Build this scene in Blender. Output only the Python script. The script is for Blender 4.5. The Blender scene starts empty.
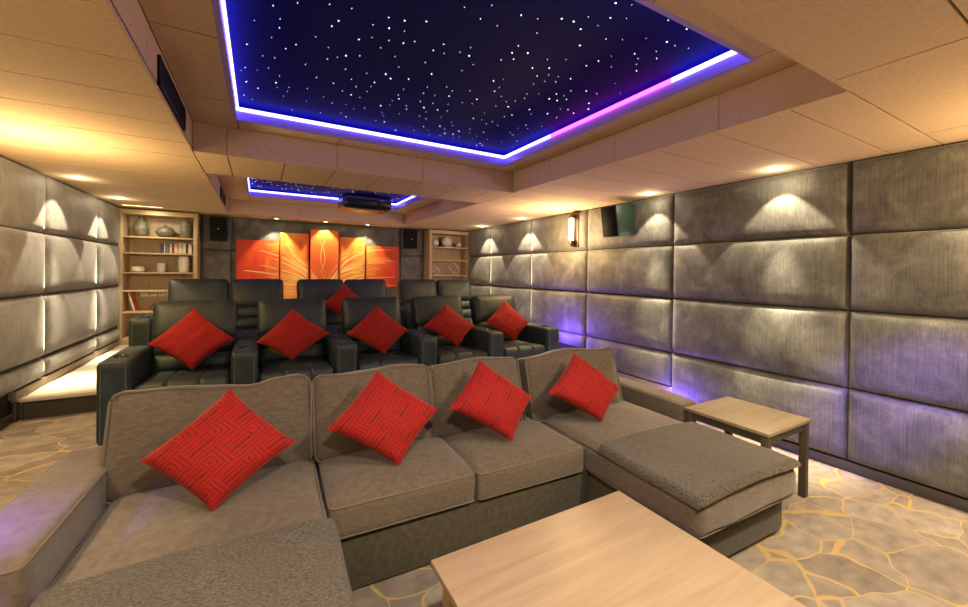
import bpy, bmesh, math, random
from mathutils import Vector, Matrix, Euler, noise

random.seed(7)
PI = math.pi
SC = bpy.context.scene
COL = SC.collection

# ------------------------------------------------------------------ materials
MATS = {}

def new_mat(name):
    m = bpy.data.materials.new(name)
    m.use_nodes = True
    nt = m.node_tree
    nt.nodes.clear()
    out = nt.nodes.new('ShaderNodeOutputMaterial')
    b = nt.nodes.new('ShaderNodeBsdfPrincipled')
    nt.links.new(b.outputs[0], out.inputs[0])
    MATS[name] = m
    return m, nt, b

def N(nt, kind, **kw):
    n = nt.nodes.new(kind)
    for k, v in kw.items():
        if k.startswith('i_'):
            n.inputs[k[2:].replace('_', ' ')].default_value = v
        else:
            setattr(n, k, v)
    return n

def L(nt, a, b):
    nt.links.new(a, b)

def ramp(nt, fac, stops):
    r = nt.nodes.new('ShaderNodeValToRGB')
    while len(r.color_ramp.elements) < len(stops):
        r.color_ramp.elements.new(0.5)
    for e, (p, c) in zip(r.color_ramp.elements, stops):
        e.position = p
        e.color = (c[0], c[1], c[2], 1)
    if fac is not None:
        L(nt, fac, r.inputs[0])
    return r

def coords(nt, which='Object', scale=(1, 1, 1), rot=(0, 0, 0)):
    t = nt.nodes.new('ShaderNodeTexCoord')
    mp = nt.nodes.new('ShaderNodeMapping')
    mp.inputs['Scale'].default_value = scale
    mp.inputs['Rotation'].default_value = rot
    L(nt, t.outputs[which], mp.inputs[0])
    return mp.outputs[0]

def bump(nt, b, h, strength=0.3, dist=0.01):
    n = nt.nodes.new('ShaderNodeBump')
    n.inputs['Strength'].default_value = strength
    n.inputs['Distance'].default_value = dist
    L(nt, h, n.inputs['Height'])
    L(nt, n.outputs[0], b.inputs['Normal'])

def plain(name, col, rough=0.5, metal=0.0, spec=0.5, sheen=0.0):
    m, nt, b = new_mat(name)
    b.inputs['Base Color'].default_value = (*col, 1)
    b.inputs['Roughness'].default_value = rough
    b.inputs['Metallic'].default_value = metal
    b.inputs['Specular IOR Level'].default_value = spec
    b.inputs['Sheen Weight'].default_value = sheen
    return m

def mottled(name, c1, c2, scale=8, rough=0.7, detail=4, stretch=(1, 1, 1), bstr=0.2, bscale=None, bdist=0.005,
            sheen=0.0, spec=0.4, lo=0.3, hi=0.7):
    m, nt, b = new_mat(name)
    v = coords(nt, 'Object', stretch)
    n = N(nt, 'ShaderNodeTexNoise')
    n.inputs['Scale'].default_value = scale
    n.inputs['Detail'].default_value = detail
    L(nt, v, n.inputs[0])
    r = ramp(nt, n.outputs[0], [(lo, c1), (hi, c2)])
    L(nt, r.outputs[0], b.inputs['Base Color'])
    b.inputs['Roughness'].default_value = rough
    b.inputs['Sheen Weight'].default_value = sheen
    b.inputs['Specular IOR Level'].default_value = spec
    if bstr:
        n2 = N(nt, 'ShaderNodeTexNoise')
        n2.inputs['Scale'].default_value = bscale or scale * 4
        n2.inputs['Detail'].default_value = 3
        L(nt, v, n2.inputs[0])
        bump(nt, b, n2.outputs[0], bstr, bdist)
    return m

def emissive(name, col, strength):
    m = bpy.data.materials.new(name)
    m.use_nodes = True
    nt = m.node_tree
    nt.nodes.clear()
    out = nt.nodes.new('ShaderNodeOutputMaterial')
    e = nt.nodes.new('ShaderNodeEmission')
    e.inputs[0].default_value = (*col, 1)
    e.inputs[1].default_value = strength
    L(nt, e.outputs[0], out.inputs[0])
    MATS[name] = m
    return m

# velvet wall upholstery: blotchy crushed pile with a fine vertical rib
def make_velvet():
    m, nt, b = new_mat('velvet_upholstery')
    v = coords(nt, 'Object')
    n = N(nt, 'ShaderNodeTexNoise')
    n.inputs['Scale'].default_value = 3.2
    n.inputs['Detail'].default_value = 8
    n.inputs['Roughness'].default_value = 0.72
    n.inputs['Distortion'].default_value = 0.6
    L(nt, v, n.inputs[0])
    r = ramp(nt, n.outputs[0], [(0.28, (0.055, 0.056, 0.051)), (0.5, (0.122, 0.123, 0.113)), (0.74, (0.232, 0.234, 0.212))])
    vs = coords(nt, 'Object', (70, 70, 1.5))
    n3 = N(nt, 'ShaderNodeTexNoise')
    n3.inputs['Scale'].default_value = 1.6
    n3.inputs['Detail'].default_value = 2
    L(nt, vs, n3.inputs[0])
    r3 = ramp(nt, n3.outputs[0], [(0.3, (0.72, 0.72, 0.72)), (0.7, (1.2, 1.2, 1.2))])
    mx = N(nt, 'ShaderNodeMix', data_type='RGBA', blend_type='MULTIPLY')
    mx.inputs[0].default_value = 0.8
    L(nt, r.outputs[0], mx.inputs[6])
    L(nt, r3.outputs[0], mx.inputs[7])
    L(nt, mx.outputs[2], b.inputs['Base Color'])
    b.inputs['Roughness'].default_value = 0.62
    b.inputs['Sheen Weight'].default_value = 0.35
    b.inputs['Sheen Roughness'].default_value = 0.4
    b.inputs['Specular IOR Level'].default_value = 0.35
    bump(nt, b, n3.outputs[0], 0.25, 0.004)
make_velvet()

def make_carpet():
    m, nt, b = new_mat('patterned_carpet')
    v = coords(nt, 'Object', (1.0, 1.35, 1.0), (0, 0, 0.35))
    w = N(nt, 'ShaderNodeTexNoise')
    w.inputs['Scale'].default_value = 1.9
    w.inputs['Detail'].default_value = 2
    L(nt, v, w.inputs[0])
    sub = N(nt, 'ShaderNodeVectorMath', operation='MULTIPLY_ADD')
    L(nt, w.outputs['Color'], sub.inputs[0])
    sub.inputs[1].default_value = (0.5, 0.5, 0.0)
    L(nt, v, sub.inputs[2])
    vo = N(nt, 'ShaderNodeTexVoronoi', feature='DISTANCE_TO_EDGE')
    vo.inputs['Scale'].default_value = 2.9
    L(nt, sub.outputs[0], vo.inputs[0])
    vc = N(nt, 'ShaderNodeTexVoronoi', feature='F1')
    vc.inputs['Scale'].default_value = 2.9
    L(nt, sub.outputs[0], vc.inputs[0])
    sep = N(nt, 'ShaderNodeSeparateColor')
    L(nt, vc.outputs['Color'], sep.inputs[0])
    # broken veins: width varies, so some lines fade out
    wn = N(nt, 'ShaderNodeTexNoise')
    wn.inputs['Scale'].default_value = 3.0
    L(nt, v, wn.inputs[0])
    wr = N(nt, 'ShaderNodeMapRange')
    wr.inputs['From Min'].default_value = 0.32
    wr.inputs['From Max'].default_value = 0.62
    wr.inputs['To Min'].default_value = 0.010
    wr.inputs['To Max'].default_value = 0.029
    L(nt, wn.outputs[0], wr.inputs[0])
    cmp = N(nt, 'ShaderNodeMath', operation='DIVIDE')
    L(nt, vo.outputs['Distance'], cmp.inputs[0])
    L(nt, wr.outputs[0], cmp.inputs[1])
    lr = ramp(nt, cmp.outputs[0], [(0.55, (1, 1, 1)), (1.0, (0, 0, 0))])
    base = ramp(nt, sep.outputs[0], [(0.0, (0.215, 0.182, 0.148)), (0.5, (0.26, 0.222, 0.182)), (1.0, (0.31, 0.268, 0.22))])
    fn = N(nt, 'ShaderNodeTexNoise')
    fn.inputs['Scale'].default_value = 9
    fn.inputs['Detail'].default_value = 6
    L(nt, v, fn.inputs[0])
    fr = ramp(nt, fn.outputs[0], [(0.3, (0.72, 0.72, 0.72)), (0.7, (1.12, 1.12, 1.12))])
    mu = N(nt, 'ShaderNodeMix', data_type='RGBA', blend_type='MULTIPLY')
    mu.inputs[0].default_value = 1
    L(nt, base.outputs[0], mu.inputs[6])
    L(nt, fr.outputs[0], mu.inputs[7])
    mx = N(nt, 'ShaderNodeMix', data_type='RGBA')
    L(nt, lr.outputs[0], mx.inputs[0])
    L(nt, mu.outputs[2], mx.inputs[6])
    mx.inputs[7].default_value = (0.40, 0.285, 0.125, 1)
    L(nt, mx.outputs[2], b.inputs['Base Color'])
    b.inputs['Roughness'].default_value = 0.95
    b.inputs['Specular IOR Level'].default_value = 0.1
    n2 = N(nt, 'ShaderNodeTexNoise')
    n2.inputs['Scale'].default_value = 260
    L(nt, v, n2.inputs[0])
    bump(nt, b, n2.outputs[0], 0.5, 0.004)
make_carpet()

def make_wood(name, c1, c2, c3, scale=1.0, axis='x', rough=0.45):
    m, nt, b = new_mat(name)
    s = {'x': (0.7, 9, 9), 'y': (9, 0.7, 9), 'z': (9, 9, 0.7)}[axis]
    v = coords(nt, 'Object', tuple(k * scale for k in s))
    n = N(nt, 'ShaderNodeTexNoise')
    n.inputs['Scale'].default_value = 2.2
    n.inputs['Detail'].default_value = 7
    n.inputs['Roughness'].default_value = 0.65
    n.inputs['Distortion'].default_value = 0.5
    L(nt, v, n.inputs[0])
    r = ramp(nt, n.outputs[0], [(0.3, c1), (0.5, c2), (0.72, c3)])
    L(nt, r.outputs[0], b.inputs['Base Color'])
    b.inputs['Roughness'].default_value = rough
    bump(nt, b, n.outputs[0], 0.08, 0.002)
make_wood('pale_oak_top', (0.275, 0.198, 0.125), (0.335, 0.248, 0.160), (0.385, 0.29, 0.192), 1.0, 'x', 0.42)
make_wood('side_table_oak', (0.20, 0.155, 0.095), (0.25, 0.198, 0.126), (0.29, 0.232, 0.152), 1.0, 'x', 0.45)
make_wood('table_leg_oak', (0.040, 0.030, 0.020), (0.056, 0.043, 0.029), (0.075, 0.058, 0.04), 1.0, 'z', 0.5)
make_wood('bookcase_oak', (0.40, 0.30, 0.175), (0.48, 0.365, 0.22), (0.55, 0.425, 0.265), 1.2, 'z', 0.5)
make_wood('bookcase_board', (0.42, 0.315, 0.185), (0.50, 0.38, 0.235), (0.57, 0.44, 0.28), 1.2, 'x', 0.5)

mottled('ceiling_board', (0.51, 0.385, 0.243), (0.595, 0.455, 0.295), 55, 0.9, 5, bstr=0.15, bscale=200, bdist=0.003, spec=0.15)
plain('ceiling_gap', (0.10, 0.065, 0.04), 0.95, spec=0.1)
mottled('sofa_linen', (0.092, 0.070, 0.048), (0.142, 0.112, 0.080), 30, 0.9, 8, stretch=(1, 1, 3), bstr=0.35, bscale=420, bdist=0.003, sheen=0.25, spec=0.15)
plain('sofa_piping', (0.15, 0.12, 0.09), 0.9, spec=0.15)
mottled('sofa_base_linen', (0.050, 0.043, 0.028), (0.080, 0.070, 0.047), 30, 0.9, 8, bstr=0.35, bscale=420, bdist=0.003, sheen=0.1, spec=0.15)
mottled('tweed_throw', (0.026, 0.022, 0.016), (0.135, 0.112, 0.080), 95, 0.95, 5, stretch=(1, 2.2, 1), bstr=0.9, bscale=150, bdist=0.008, sheen=0.15, spec=0.1, lo=0.34, hi=0.68)
mottled('black_leather', (0.0095, 0.0185, 0.0195), (0.022, 0.040, 0.041), 9, 0.52, 4, bstr=0.25, bscale=160, bdist=0.002, spec=0.5)
plain('leather_stitch', (0.16, 0.17, 0.16), 0.7)
plain('black_plastic', (0.008, 0.010, 0.012), 0.45, spec=0.25)
plain('cup_holder_black', (0.008, 0.008, 0.01), 0.25)
plain('dark_green_cloth', (0.025, 0.06, 0.05), 0.45)
plain('projector_shell', (0.008, 0.011, 0.017), 0.25, spec=0.45)
plain('lens_glass', (0.02, 0.02, 0.03), 0.05, spec=0.8)
plain('vent_black', (0.005, 0.005, 0.006), 0.7, spec=0.15)
plain('skirting_paint', (0.34, 0.275, 0.20), 0.6)
plain('dark_skirting', (0.06, 0.052, 0.045), 0.5)
plain('riser_face', (0.035, 0.033, 0.028), 0.6)
plain('nosing_metal', (0.55, 0.5, 0.42), 0.4)
mottled('cream_carpet', (0.56, 0.52, 0.44), (0.66, 0.62, 0.53), 30, 0.95, 4, bstr=0.4, bscale=260, bdist=0.004, spec=0.1)
plain('wall_backing', (0.035, 0.03, 0.028), 0.9)
mottled('stoneware_glaze', (0.085, 0.09, 0.075), (0.19, 0.19, 0.155), 14, 0.4, 5, bstr=0.25, bscale=40, bdist=0.004)
plain('white_ceramic', (0.88, 0.86, 0.78), 0.35)
mottled('white_textured', (0.50, 0.47, 0.40), (0.85, 0.80, 0.70), 45, 0.5, 3, bstr=0.6, bscale=60, bdist=0.008)
plain('white_wire', (0.80, 0.74, 0.62), 0.4)
plain('white_socket', (0.85, 0.84, 0.80), 0.4)
plain('paper_white', (0.72, 0.68, 0.60), 0.6)
plain('paper_orange', (0.65, 0.17, 0.04), 0.6)
plain('brass', (0.62, 0.40, 0.13), 0.3, 1.0)
plain('bronze_bracket', (0.09, 0.06, 0.035), 0.4, 0.8)
plain('white_trim', (0.8, 0.78, 0.72), 0.5)
plain('art_edge', (0.05, 0.015, 0.02), 0.6)
plain('front_wall_cloth', (0.05, 0.05, 0.055), 0.9)
plain('screen_cloth', (0.75, 0.75, 0.76), 0.8)
plain('art_streak_yellow', (1.0, 0.80, 0.30), 0.6)
plain('art_streak_pale', (1.0, 0.86, 0.48), 0.6)
for i, c in enumerate([(0.05, 0.05, 0.06), (0.55, 0.52, 0.46), (0.12, 0.13, 0.16), (0.7, 0.66, 0.58), (0.35, 0.09, 0.05),
                       (0.62, 0.45, 0.34), (0.72, 0.55, 0.42), (0.66, 0.62, 0.55)]):
    plain('cover_%d' % i, c, 0.5)

plain('led_spill_lavender', (0.33, 0.25, 0.68), 0.3)  # purple LED spill on the tray lip, put into its base colour
def make_star_cloth():
    plain('star_panel_navy', (0.0022, 0.0045, 0.075), 0.8, spec=0.15)
make_star_cloth()
emissive('led_blue', (1.6, 1.25, 9.5), 1.0)
emissive('led_pink', (4.6, 0.24, 5.0), 1.0)
emissive('star_light', (0.62, 0.70, 1.0), 5.0)
emissive('downlight_lamp', (1.0, 0.86, 0.6), 22.0)
emissive('slot_lamp', (1.0, 0.74, 0.34), 2.5)
emissive('sconce_glass', (1.0, 0.84, 0.55), 9.0)
emissive('blue_lamp', (0.25, 0.12, 1.0), 6.0)

def make_red():
    m, nt, b = new_mat('red_cut_velvet')
    t = nt.nodes.new('ShaderNodeTexCoord')
    sx = N(nt, 'ShaderNodeSeparateXYZ')
    L(nt, t.outputs['UV'], sx.inputs[0])

    def mth(op, a, bb=None):
        n = N(nt, 'ShaderNodeMath', operation=op)
        for k, s in enumerate((a, bb)):
            if s is None:
                continue
            if isinstance(s, (int, float)):
                n.inputs[k].default_value = s
            else:
                L(nt, s, n.inputs[k])
        return n.outputs[0]
    CELL = 4.0
    cu = mth('MULTIPLY', sx.outputs[0], CELL)
    cv = mth('MULTIPLY', sx.outputs[1], CELL)
    iu = mth('FLOOR', cu)
    iv = mth('FLOOR', cv)
    fu = mth('SUBTRACT', mth('FRACT', cu), 0.5)
    fv = mth('SUBTRACT', mth('FRACT', cv), 0.5)
    par = mth('MODULO', mth('ADD', iu, iv), 2.0)           # checker of two weaves
    # weave one: parallel bars; weave two: nested squares (a fret)
    cheb = mth('MAXIMUM', mth('ABSOLUTE', fu), mth('ABSOLUTE', fv))
    bars = mth('ABSOLUTE', mth('ADD', fu, mth('MULTIPLY', fv, 0.0)))
    off = mth('MAXIMUM', mth('ABSOLUTE', mth('ADD', fu, 0.22)), mth('ABSOLUTE', mth('SUBTRACT', fv, 0.22)))
    pat = mth('ADD', mth('MULTIPLY', par, bars), mth('MULTIPLY', mth('SUBTRACT', 1.0, par), off))
    st = mth('FRACT', mth('MULTIPLY', pat, 5.6))
    line = mth('LESS_THAN', st, 0.36)
    st2 = mth('FRACT', mth('MULTIPLY', pat, 11.2))
    fine = mth('LESS_THAN', st2, 0.5)
    nz = N(nt, 'ShaderNodeTexNoise')
    nz.inputs['Scale'].default_value = 14
    nz.inputs['Detail'].default_value = 3
    L(nt, t.outputs['UV'], nz.inputs[0])
    fade = N(nt, 'ShaderNodeMapRange')
    fade.inputs['From Min'].default_value = 0.35
    fade.inputs['From Max'].default_value = 0.65
    fade.inputs['To Min'].default_value = 0.5
    fade.inputs['To Max'].default_value = 0.95
    L(nt, nz.outputs[0], fade.inputs[0])
    lf = mth('MULTIPLY', line, fade.outputs[0])
    mx = N(nt, 'ShaderNodeMix', data_type='RGBA')
    L(nt, lf, mx.inputs[0])
    r0 = N(nt, 'ShaderNodeMix', data_type='RGBA')
    L(nt, fine, r0.inputs[0])
    r0.inputs[6].default_value = (0.35, 0.009, 0.008, 1)
    r0.inputs[7].default_value = (0.29, 0.007, 0.006, 1)
    L(nt, r0.outputs[2], mx.inputs[6])
    mx.inputs[7].default_value = (0.075, 0.014, 0.007, 1)
    L(nt, mx.outputs[2], b.inputs['Base Color'])
    b.inputs['Roughness'].default_value = 0.75
    b.inputs['Sheen Weight'].default_value = 0.2
    b.inputs['Sheen Tint'].default_value = (1, 0.3, 0.2, 1)
    b.inputs['Specular IOR Level'].default_value = 0.2
    inv = mth('SUBTRACT', 1.0, line)
    bump(nt, b, inv, 0.35, 0.004)
make_red()

def make_art():
    m, nt, b = new_mat('orange_abstract_canvas')
    v = coords(nt, 'Object')
    sub = N(nt, 'ShaderNodeVectorMath', operation='SUBTRACT')
    L(nt, v, sub.inputs[0])
    sub.inputs[1].default_value = (1.08, 8.2, 1.25)
    s = N(nt, 'ShaderNodeSeparateXYZ')
    L(nt, sub.outputs[0], s.inputs[0])
    ab = N(nt, 'ShaderNodeMath', operation='ABSOLUTE')
    L(nt, s.outputs[0], ab.inputs[0])
    nz = N(nt, 'ShaderNodeTexNoise')
    nz.inputs['Scale'].default_value = 1.6
    nz.inputs['Detail'].default_value = 3
    nz.inputs['Distortion'].default_value = 1.4
    L(nt, v, nz.inputs[0])
    ad = N(nt, 'ShaderNodeMath', operation='MULTIPLY_ADD')
    L(nt, nz.outputs[0], ad.inputs[0])
    ad.inputs[1].default_value = 0.9
    L(nt, ab.outputs[0], ad.inputs[2])
    mr = N(nt, 'ShaderNodeMapRange')
    mr.inputs['From Min'].default_value = 0.3
    mr.inputs['From Max'].default_value = 2.0
    L(nt, ad.outputs[0], mr.inputs[0])
    r = ramp(nt, mr.outputs[0], [(0.0, (0.82, 0.13, 0.02)), (0.25, (0.88, 0.17, 0.02)), (0.46, (0.98, 0.44, 0.05)),
                                 (0.66, (0.78, 0.09, 0.010)), (0.85, (0.60, 0.03, 0.006)), (1.0, (0.26, 0.02, 0.005))])
    L(nt, r.outputs[0], b.inputs['Base Color'])
    b.inputs['Roughness'].default_value = 0.55
make_art()

# ------------------------------------------------------------------ mesh helpers
def box(bm, x0, x1, y0, y1, z0, z1, r=0.0, seg=2):
    res = bmesh.ops.create_cube(bm, size=1.0)
    vs = res['verts']
    for v in vs:
        v.co = Vector(((x0 + x1) / 2 + v.co.x * (x1 - x0), (y0 + y1) / 2 + v.co.y * (y1 - y0), (z0 + z1) / 2 + v.co.z * (z1 - z0)))
    if r > 0:
        es = list({e for v in vs for e in v.link_edges})
        g = bmesh.ops.bevel(bm, geom=es, offset=r, segments=seg, profile=0.5, affect='EDGES')
        vs = list({v for f in g['faces'] for v in f.verts} | {v for v in vs if v.is_valid})
    return vs

def xform(verts, M):
    for v in verts:
        v.co = M @ v.co

def rot_about(verts, ang, axis, pivot):
    M = Matrix.Translation(pivot) @ Matrix.Rotation(ang, 4, axis) @ Matrix.Translation(-Vector(pivot))
    xform(verts, M)

def softbox(bm, cx, cy, cz, w, d, h, r=0.05, n=14, crown=(0, 0, 0), grooves=None, wob=0.0, seed=0, hfun=None):
    """a stuffed cushion: rounded box on a dense grid, faces puffed out by crown, optional stitched grooves along y"""
    verts = {}
    hw = (w / 2, d / 2, h / 2)
    nn = [max(4, int(n)), max(4, int(n * max(.5, min(1.4, d / w)))), max(4, int(n * max(.4, min(1.2, h / w))))]
    if grooves:
        nn[0] = 40
    out = []

    def mk(p):
        key = (round(p[0], 5), round(p[1], 5), round(p[2], 5))
        if key in verts:
            return verts[key]
        q = Vector((p[0] * hw[0], p[1] * hw[1], p[2] * hw[2]))
        inner = Vector([max(-hw[k] + r, min(hw[k] - r, q[k])) for k in range(3)])
        dv = q - inner
        if dv.length > 1e-9:
            q = inner + dv.normalized() * min(dv.length, r)
        a, b, c = p
        fa, fb, fc = 1 - a * a, 1 - b * b, 1 - c * c
        q.x += math.copysign(crown[0], a) * abs(a) ** 3 * fb * fc if crown[0] else 0
        q.y += math.copysign(crown[1], b) * abs(b) ** 3 * max(0, fa) ** .7 * max(0, fc) ** .7 if crown[1] else 0
        q.z += math.copysign(crown[2], c) * abs(c) ** 3 * max(0, fa) ** .7 * max(0, fb) ** .7 if crown[2] else 0
        if grooves:
            for g in grooves:
                k = math.exp(-((q.x - g) / 0.010) ** 2) * 0.012
                if c > 0:
                    q.z -= k * abs(c)
                if b < 0:
                    q.y += k * abs(b)
        if hfun:
            q.z += hfun(a, b, c)
        if wob:
            nv = noise.noise_vector(Vector((q.x * 5 + seed, q.y * 5 - seed, q.z * 5 + 2 * seed)))
            q += nv * wob
        v = bm.verts.new(q + Vector((cx, cy, cz)))
        verts[key] = v
        out.append(v)
        return v
    for ax in range(3):
        u, w2 = [k for k in range(3) if k != ax]
        for sgn in (-1, 1):
            nu, nv_ = nn[u], nn[w2]
            grid = []
            for i in range(nu + 1):
                row = []
                for j in range(nv_ + 1):
                    p = [0, 0, 0]
                    p[ax] = sgn
                    p[u] = -1 + 2 * i / nu
                    p[w2] = -1 + 2 * j / nv_
                    row.append(mk(p))
                grid.append(row)
            for i in range(nu):
                for j in range(nv_):
                    f = [grid[i][j], grid[i + 1][j], grid[i + 1][j + 1], grid[i][j + 1]]
                    flip = (sgn < 0) ^ (ax == 1)
                    if flip:
                        f.reverse()
                    try:
                        bm.faces.new(f)
                    except ValueError:
                        pass
    return out

def tube(bm, pts, r, n=6, closed=False):
    pts = [Vector(p) for p in pts]
    rings = []
    m = len(pts)
    for i, p in enumerate(pts):
        if closed:
            t = pts[(i + 1) % m] - pts[i - 1]
        else:
            t = pts[min(i + 1, m - 1)] - pts[max(i - 1, 0)]
        t = t.normalized() if t.length > 1e-9 else Vector((0, 0, 1))
        a = Vector((0, 0, 1)) if abs(t.z) < 0.9 else Vector((1, 0, 0))
        u = t.cross(a).normalized()
        w = t.cross(u).normalized()
        rings.append([bm.verts.new(p + (u * math.cos(2 * PI * k / n) + w * math.sin(2 * PI * k / n)) * r) for k in range(n)])
    rng = range(m) if closed else range(m - 1)
    for i in rng:
        A, B = rings[i], rings[(i + 1) % m]
        for k in range(n):
            bm.faces.new((A[k], A[(k + 1) % n], B[(k + 1) % n], B[k]))
    if not closed:
        bm.faces.new(rings[0])
        bm.faces.new(list(reversed(rings[-1])))
    return [v for r_ in rings for v in r_]

def lathe(bm, prof, cx=0, cy=0, cz=0, n=24, cap=True):
    rings = []
    for r, z in prof:
        rings.append([bm.verts.new((cx + r * math.cos(2 * PI * k / n), cy + r * math.sin(2 * PI * k / n), cz + z)) for k in range(n)])
    for A, B in zip(rings, rings[1:]):
        for k in range(n):
            bm.faces.new((A[k], A[(k + 1) % n], B[(k + 1) % n], B[k]))
    if cap:
        bm.faces.new(list(reversed(rings[0])))
        bm.faces.new(rings[-1])
    return [v for r_ in rings for v in r_]

def finish(bm, ang=0.7):
    bmesh.ops.recalc_face_normals(bm, faces=bm.faces)
    for f in bm.faces:
        f.smooth = True
    for e in bm.edges:
        if len(e.link_faces) == 2:
            e.smooth = e.calc_face_angle(0) < ang

def obj(name, bm, mat, parent=None, loc=None, ang=0.7):
    finish(bm, ang)
    me = bpy.data.meshes.new(name)
    bm.to_mesh(me)
    bm.free()
    o = bpy.data.objects.new(name, me)
    me.materials.append(MATS[mat])
    COL.objects.link(o)
    if parent:
        o.parent = parent
    if loc:
        o.location = loc
    return o

def B():
    return bmesh.new()

def tag(o, label=None, cat=None, group=None, kind=None):
    if label:
        o['label'] = label
    if cat:
        o['category'] = cat
    if group:
        o['group'] = group
    if kind:
        o['kind'] = kind
    return o

def thing(name, label, cat, loc=(0, 0, 0), rotz=0, group=None):
    o = bpy.data.objects.new(name, None)
    o.empty_display_size = 0.1
    COL.objects.link(o)
    o.location = loc
    o.rotation_euler = (0, 0, rotz)
    return tag(o, label, cat, group)

def struct(name, bm, mat, parent=None, ang=0.7):
    o = obj(name, bm, mat, parent, ang=ang)
    if parent is None:
        o['kind'] = 'structure'
    return o

def dup(root, loc, label, rotz=None):
    r = root.copy()
    COL.objects.link(r)
    r.location = loc
    if rotz is not None:
        r.rotation_euler = (0, 0, rotz)
    r['label'] = label
    for ch in list(root.children):
        c = ch.copy()
        COL.objects.link(c)
        c.parent = r
        for g in list(ch.children):
            d = g.copy()
            COL.objects.link(d)
            d.parent = c
    return r

def mbox(name, mat, parent, *a, **k):
    bm = B()
    box(bm, *a, **k)
    return obj(name, bm, mat, parent)

# ------------------------------------------------------------------ room dimensions (metres)
XL, XR = -1.894, 4.11            # side walls
YF, YB = -2.4, 8.30              # wall behind the camera, back wall
ZS, ZM, ZP = 2.47, 2.70, 2.835   # low soffit, coffer ceiling, star panel
CX0, CX1 = -0.466, 2.53          # coffers across
C1 = (0.83, 3.83)                # first coffer, front to back
C2 = (4.65, 7.70)                # second coffer
T1 = (-0.162, 2.272, 1.15, 3.60) # star tray openings
T2 = (-0.152, 2.190, 5.10, 7.19)
P1, P2 = 2.84, 5.06              # fronts of the two seating platforms
Z1, Z2 = 0.19, 0.38

# ------------------------------------------------------------------ floors
bm = B(); box(bm, XL, XR, YF, P1 + 0.02, -0.05, 0.0); struct('floor', bm, 'patterned_carpet')
bm = B(); box(bm, XL, XR, P1, P2 + 0.02, -0.05, Z1, 0.008); struct('floor_middle_platform', bm, 'patterned_carpet')
bm = B(); box(bm, XL, XR, P2, YB, -0.05, Z2 - 0.002, 0.004); fl2 = struct('floor_upper_platform', bm, 'cream_carpet')
bm = B(); box(bm, XL, XR, P2 - 0.012, P2, Z1, Z2 - 0.03); struct('trim_1', bm, 'riser_face')
bm = B(); box(bm, XL + 0.06, XR - 0.05, P2 - 0.03, P2 + 0.05, Z2 - 0.03, Z2 + 0.004, 0.006); struct('trim_2', bm, 'nosing_metal')
bm = B(); box(bm, XL + 0.03, XL + 0.055, P2 - 0.06, P2 - 0.012, Z1, Z2 - 0.02, 0.004); box(bm, XL + 0.075, XL + 0.085, P2 - 0.03, P2 - 0.012, Z1, Z2 - 0.03); struct('trim_3', bm, 'riser_face')

# ------------------------------------------------------------------ walls: backing plus padded panels
def pad(name, parent, axis, at, sgn, a0, a1, z0, z1, mat='velvet_upholstery', depth=0.078, n=14, m=10, base=0.012):
    """one upholstered panel on a wall; axis 'x' = wall at x=at facing sgn, a along y; axis 'y' = wall at y=at"""
    bm = B()
    g = 0.004
    grid = []
    w, h = a1 - a0 - 2 * g, z1 - z0 - 2 * g
    rr = 0.055
    seed = random.random() * 50

    def dense(k, n_):      # samples crowd towards the rolled edges
        t = -1 + 2 * k / n_
        return math.copysign(1 - (1 - abs(t)) ** 1.7, t)
    for i in range(n + 1):
        row = []
        for j in range(m + 1):
            u, v = dense(i, n), dense(j, m)
            du = (1 - abs(u)) * w / 2
            dv = (1 - abs(v)) * h / 2

            def roll(x):
                return 1.0 if x >= rr else math.sqrt(max(0, 1 - (1 - x / rr) ** 2))
            hgt = base + (depth - 0.03) * roll(du) * roll(dv) + 0.03 * (1 - u * u) * (1 - v * v)
            a = a0 + g + (u + 1) / 2 * w
            z = z0 + g + (v + 1) / 2 * h
            hgt += 0.006 * noise.noise(Vector((a * 2.2 + seed, z * 2.2, 0))) * (1 - u ** 4) * (1 - v ** 4)
            p = (at + sgn * hgt, a, z) if axis == 'x' else (a, at + sgn * hgt, z)
            row.append(bm.verts.new(p))
        grid.append(row)
    for i in range(n):
        for j in range(m):
            bm.faces.new((grid[i][j], grid[i + 1][j], grid[i + 1][j + 1], grid[i][j + 1]))
    # skirt back to the wall
    loop = [grid[i][0] for i in range(n + 1)] + [grid[n][j] for j in range(1, m + 1)] + [grid[i][m] for i in range(n - 1, -1, -1)] + [grid[0][j] for j in range(m - 1, 0, -1)]
    back = []
    for v in loop:
        c = v.co.copy()
        if axis == 'x':
            c.x = at
        else:
            c.y = at
        back.append(bm.verts.new(c))
    k = len(loop)
    for i in range(k):
        bm.faces.new((loop[i], loop[(i + 1) % k], back[(i + 1) % k], back[i]))
    return obj(name, bm, mat, parent, ang=1.2)

wr = None
bm = B(); box(bm, XR, XR + 0.1, YF, YB, -0.05, 2.9); wall_r = struct('wall_right', bm, 'wall_backing')
bm = B(); box(bm, XL - 0.1, XL, YF, YB, -0.05, 2.9); wall_l = struct('wall_left', bm, 'wall_backing')
bm = B(); box(bm, XL, XR, YB, YB + 0.1, -0.05, 2.9); wall_b = struct('wall_back', bm, 'wall_backing')
bm = B(); box(bm, XL, XR, YF - 0.1, YF, -0.05, 2.9); wall_f = struct('wall_front', bm, 'front_wall_cloth')
ZR = [0.66, 1.28, 1.885, 2.466]
FW = 0.055   # panels stand proud: the measured face plane is XR / XL, so set the wall anchor back
ry = [YF, -1.65, -0.2, 1.31, 2.86, 4.21, 5.55, 6.93, 7.92]
for a0, a1 in zip(ry, ry[1:]):
    zb = 0.085 if a1 < 3 else (0.27 if a1 < 4.3 else 0.46)
    for z0, z1 in zip([zb] + ZR, ZR):
        pad('padded_panel', wall_r, 'x', XR, -1, a0, a1, z0, z1)
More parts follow.
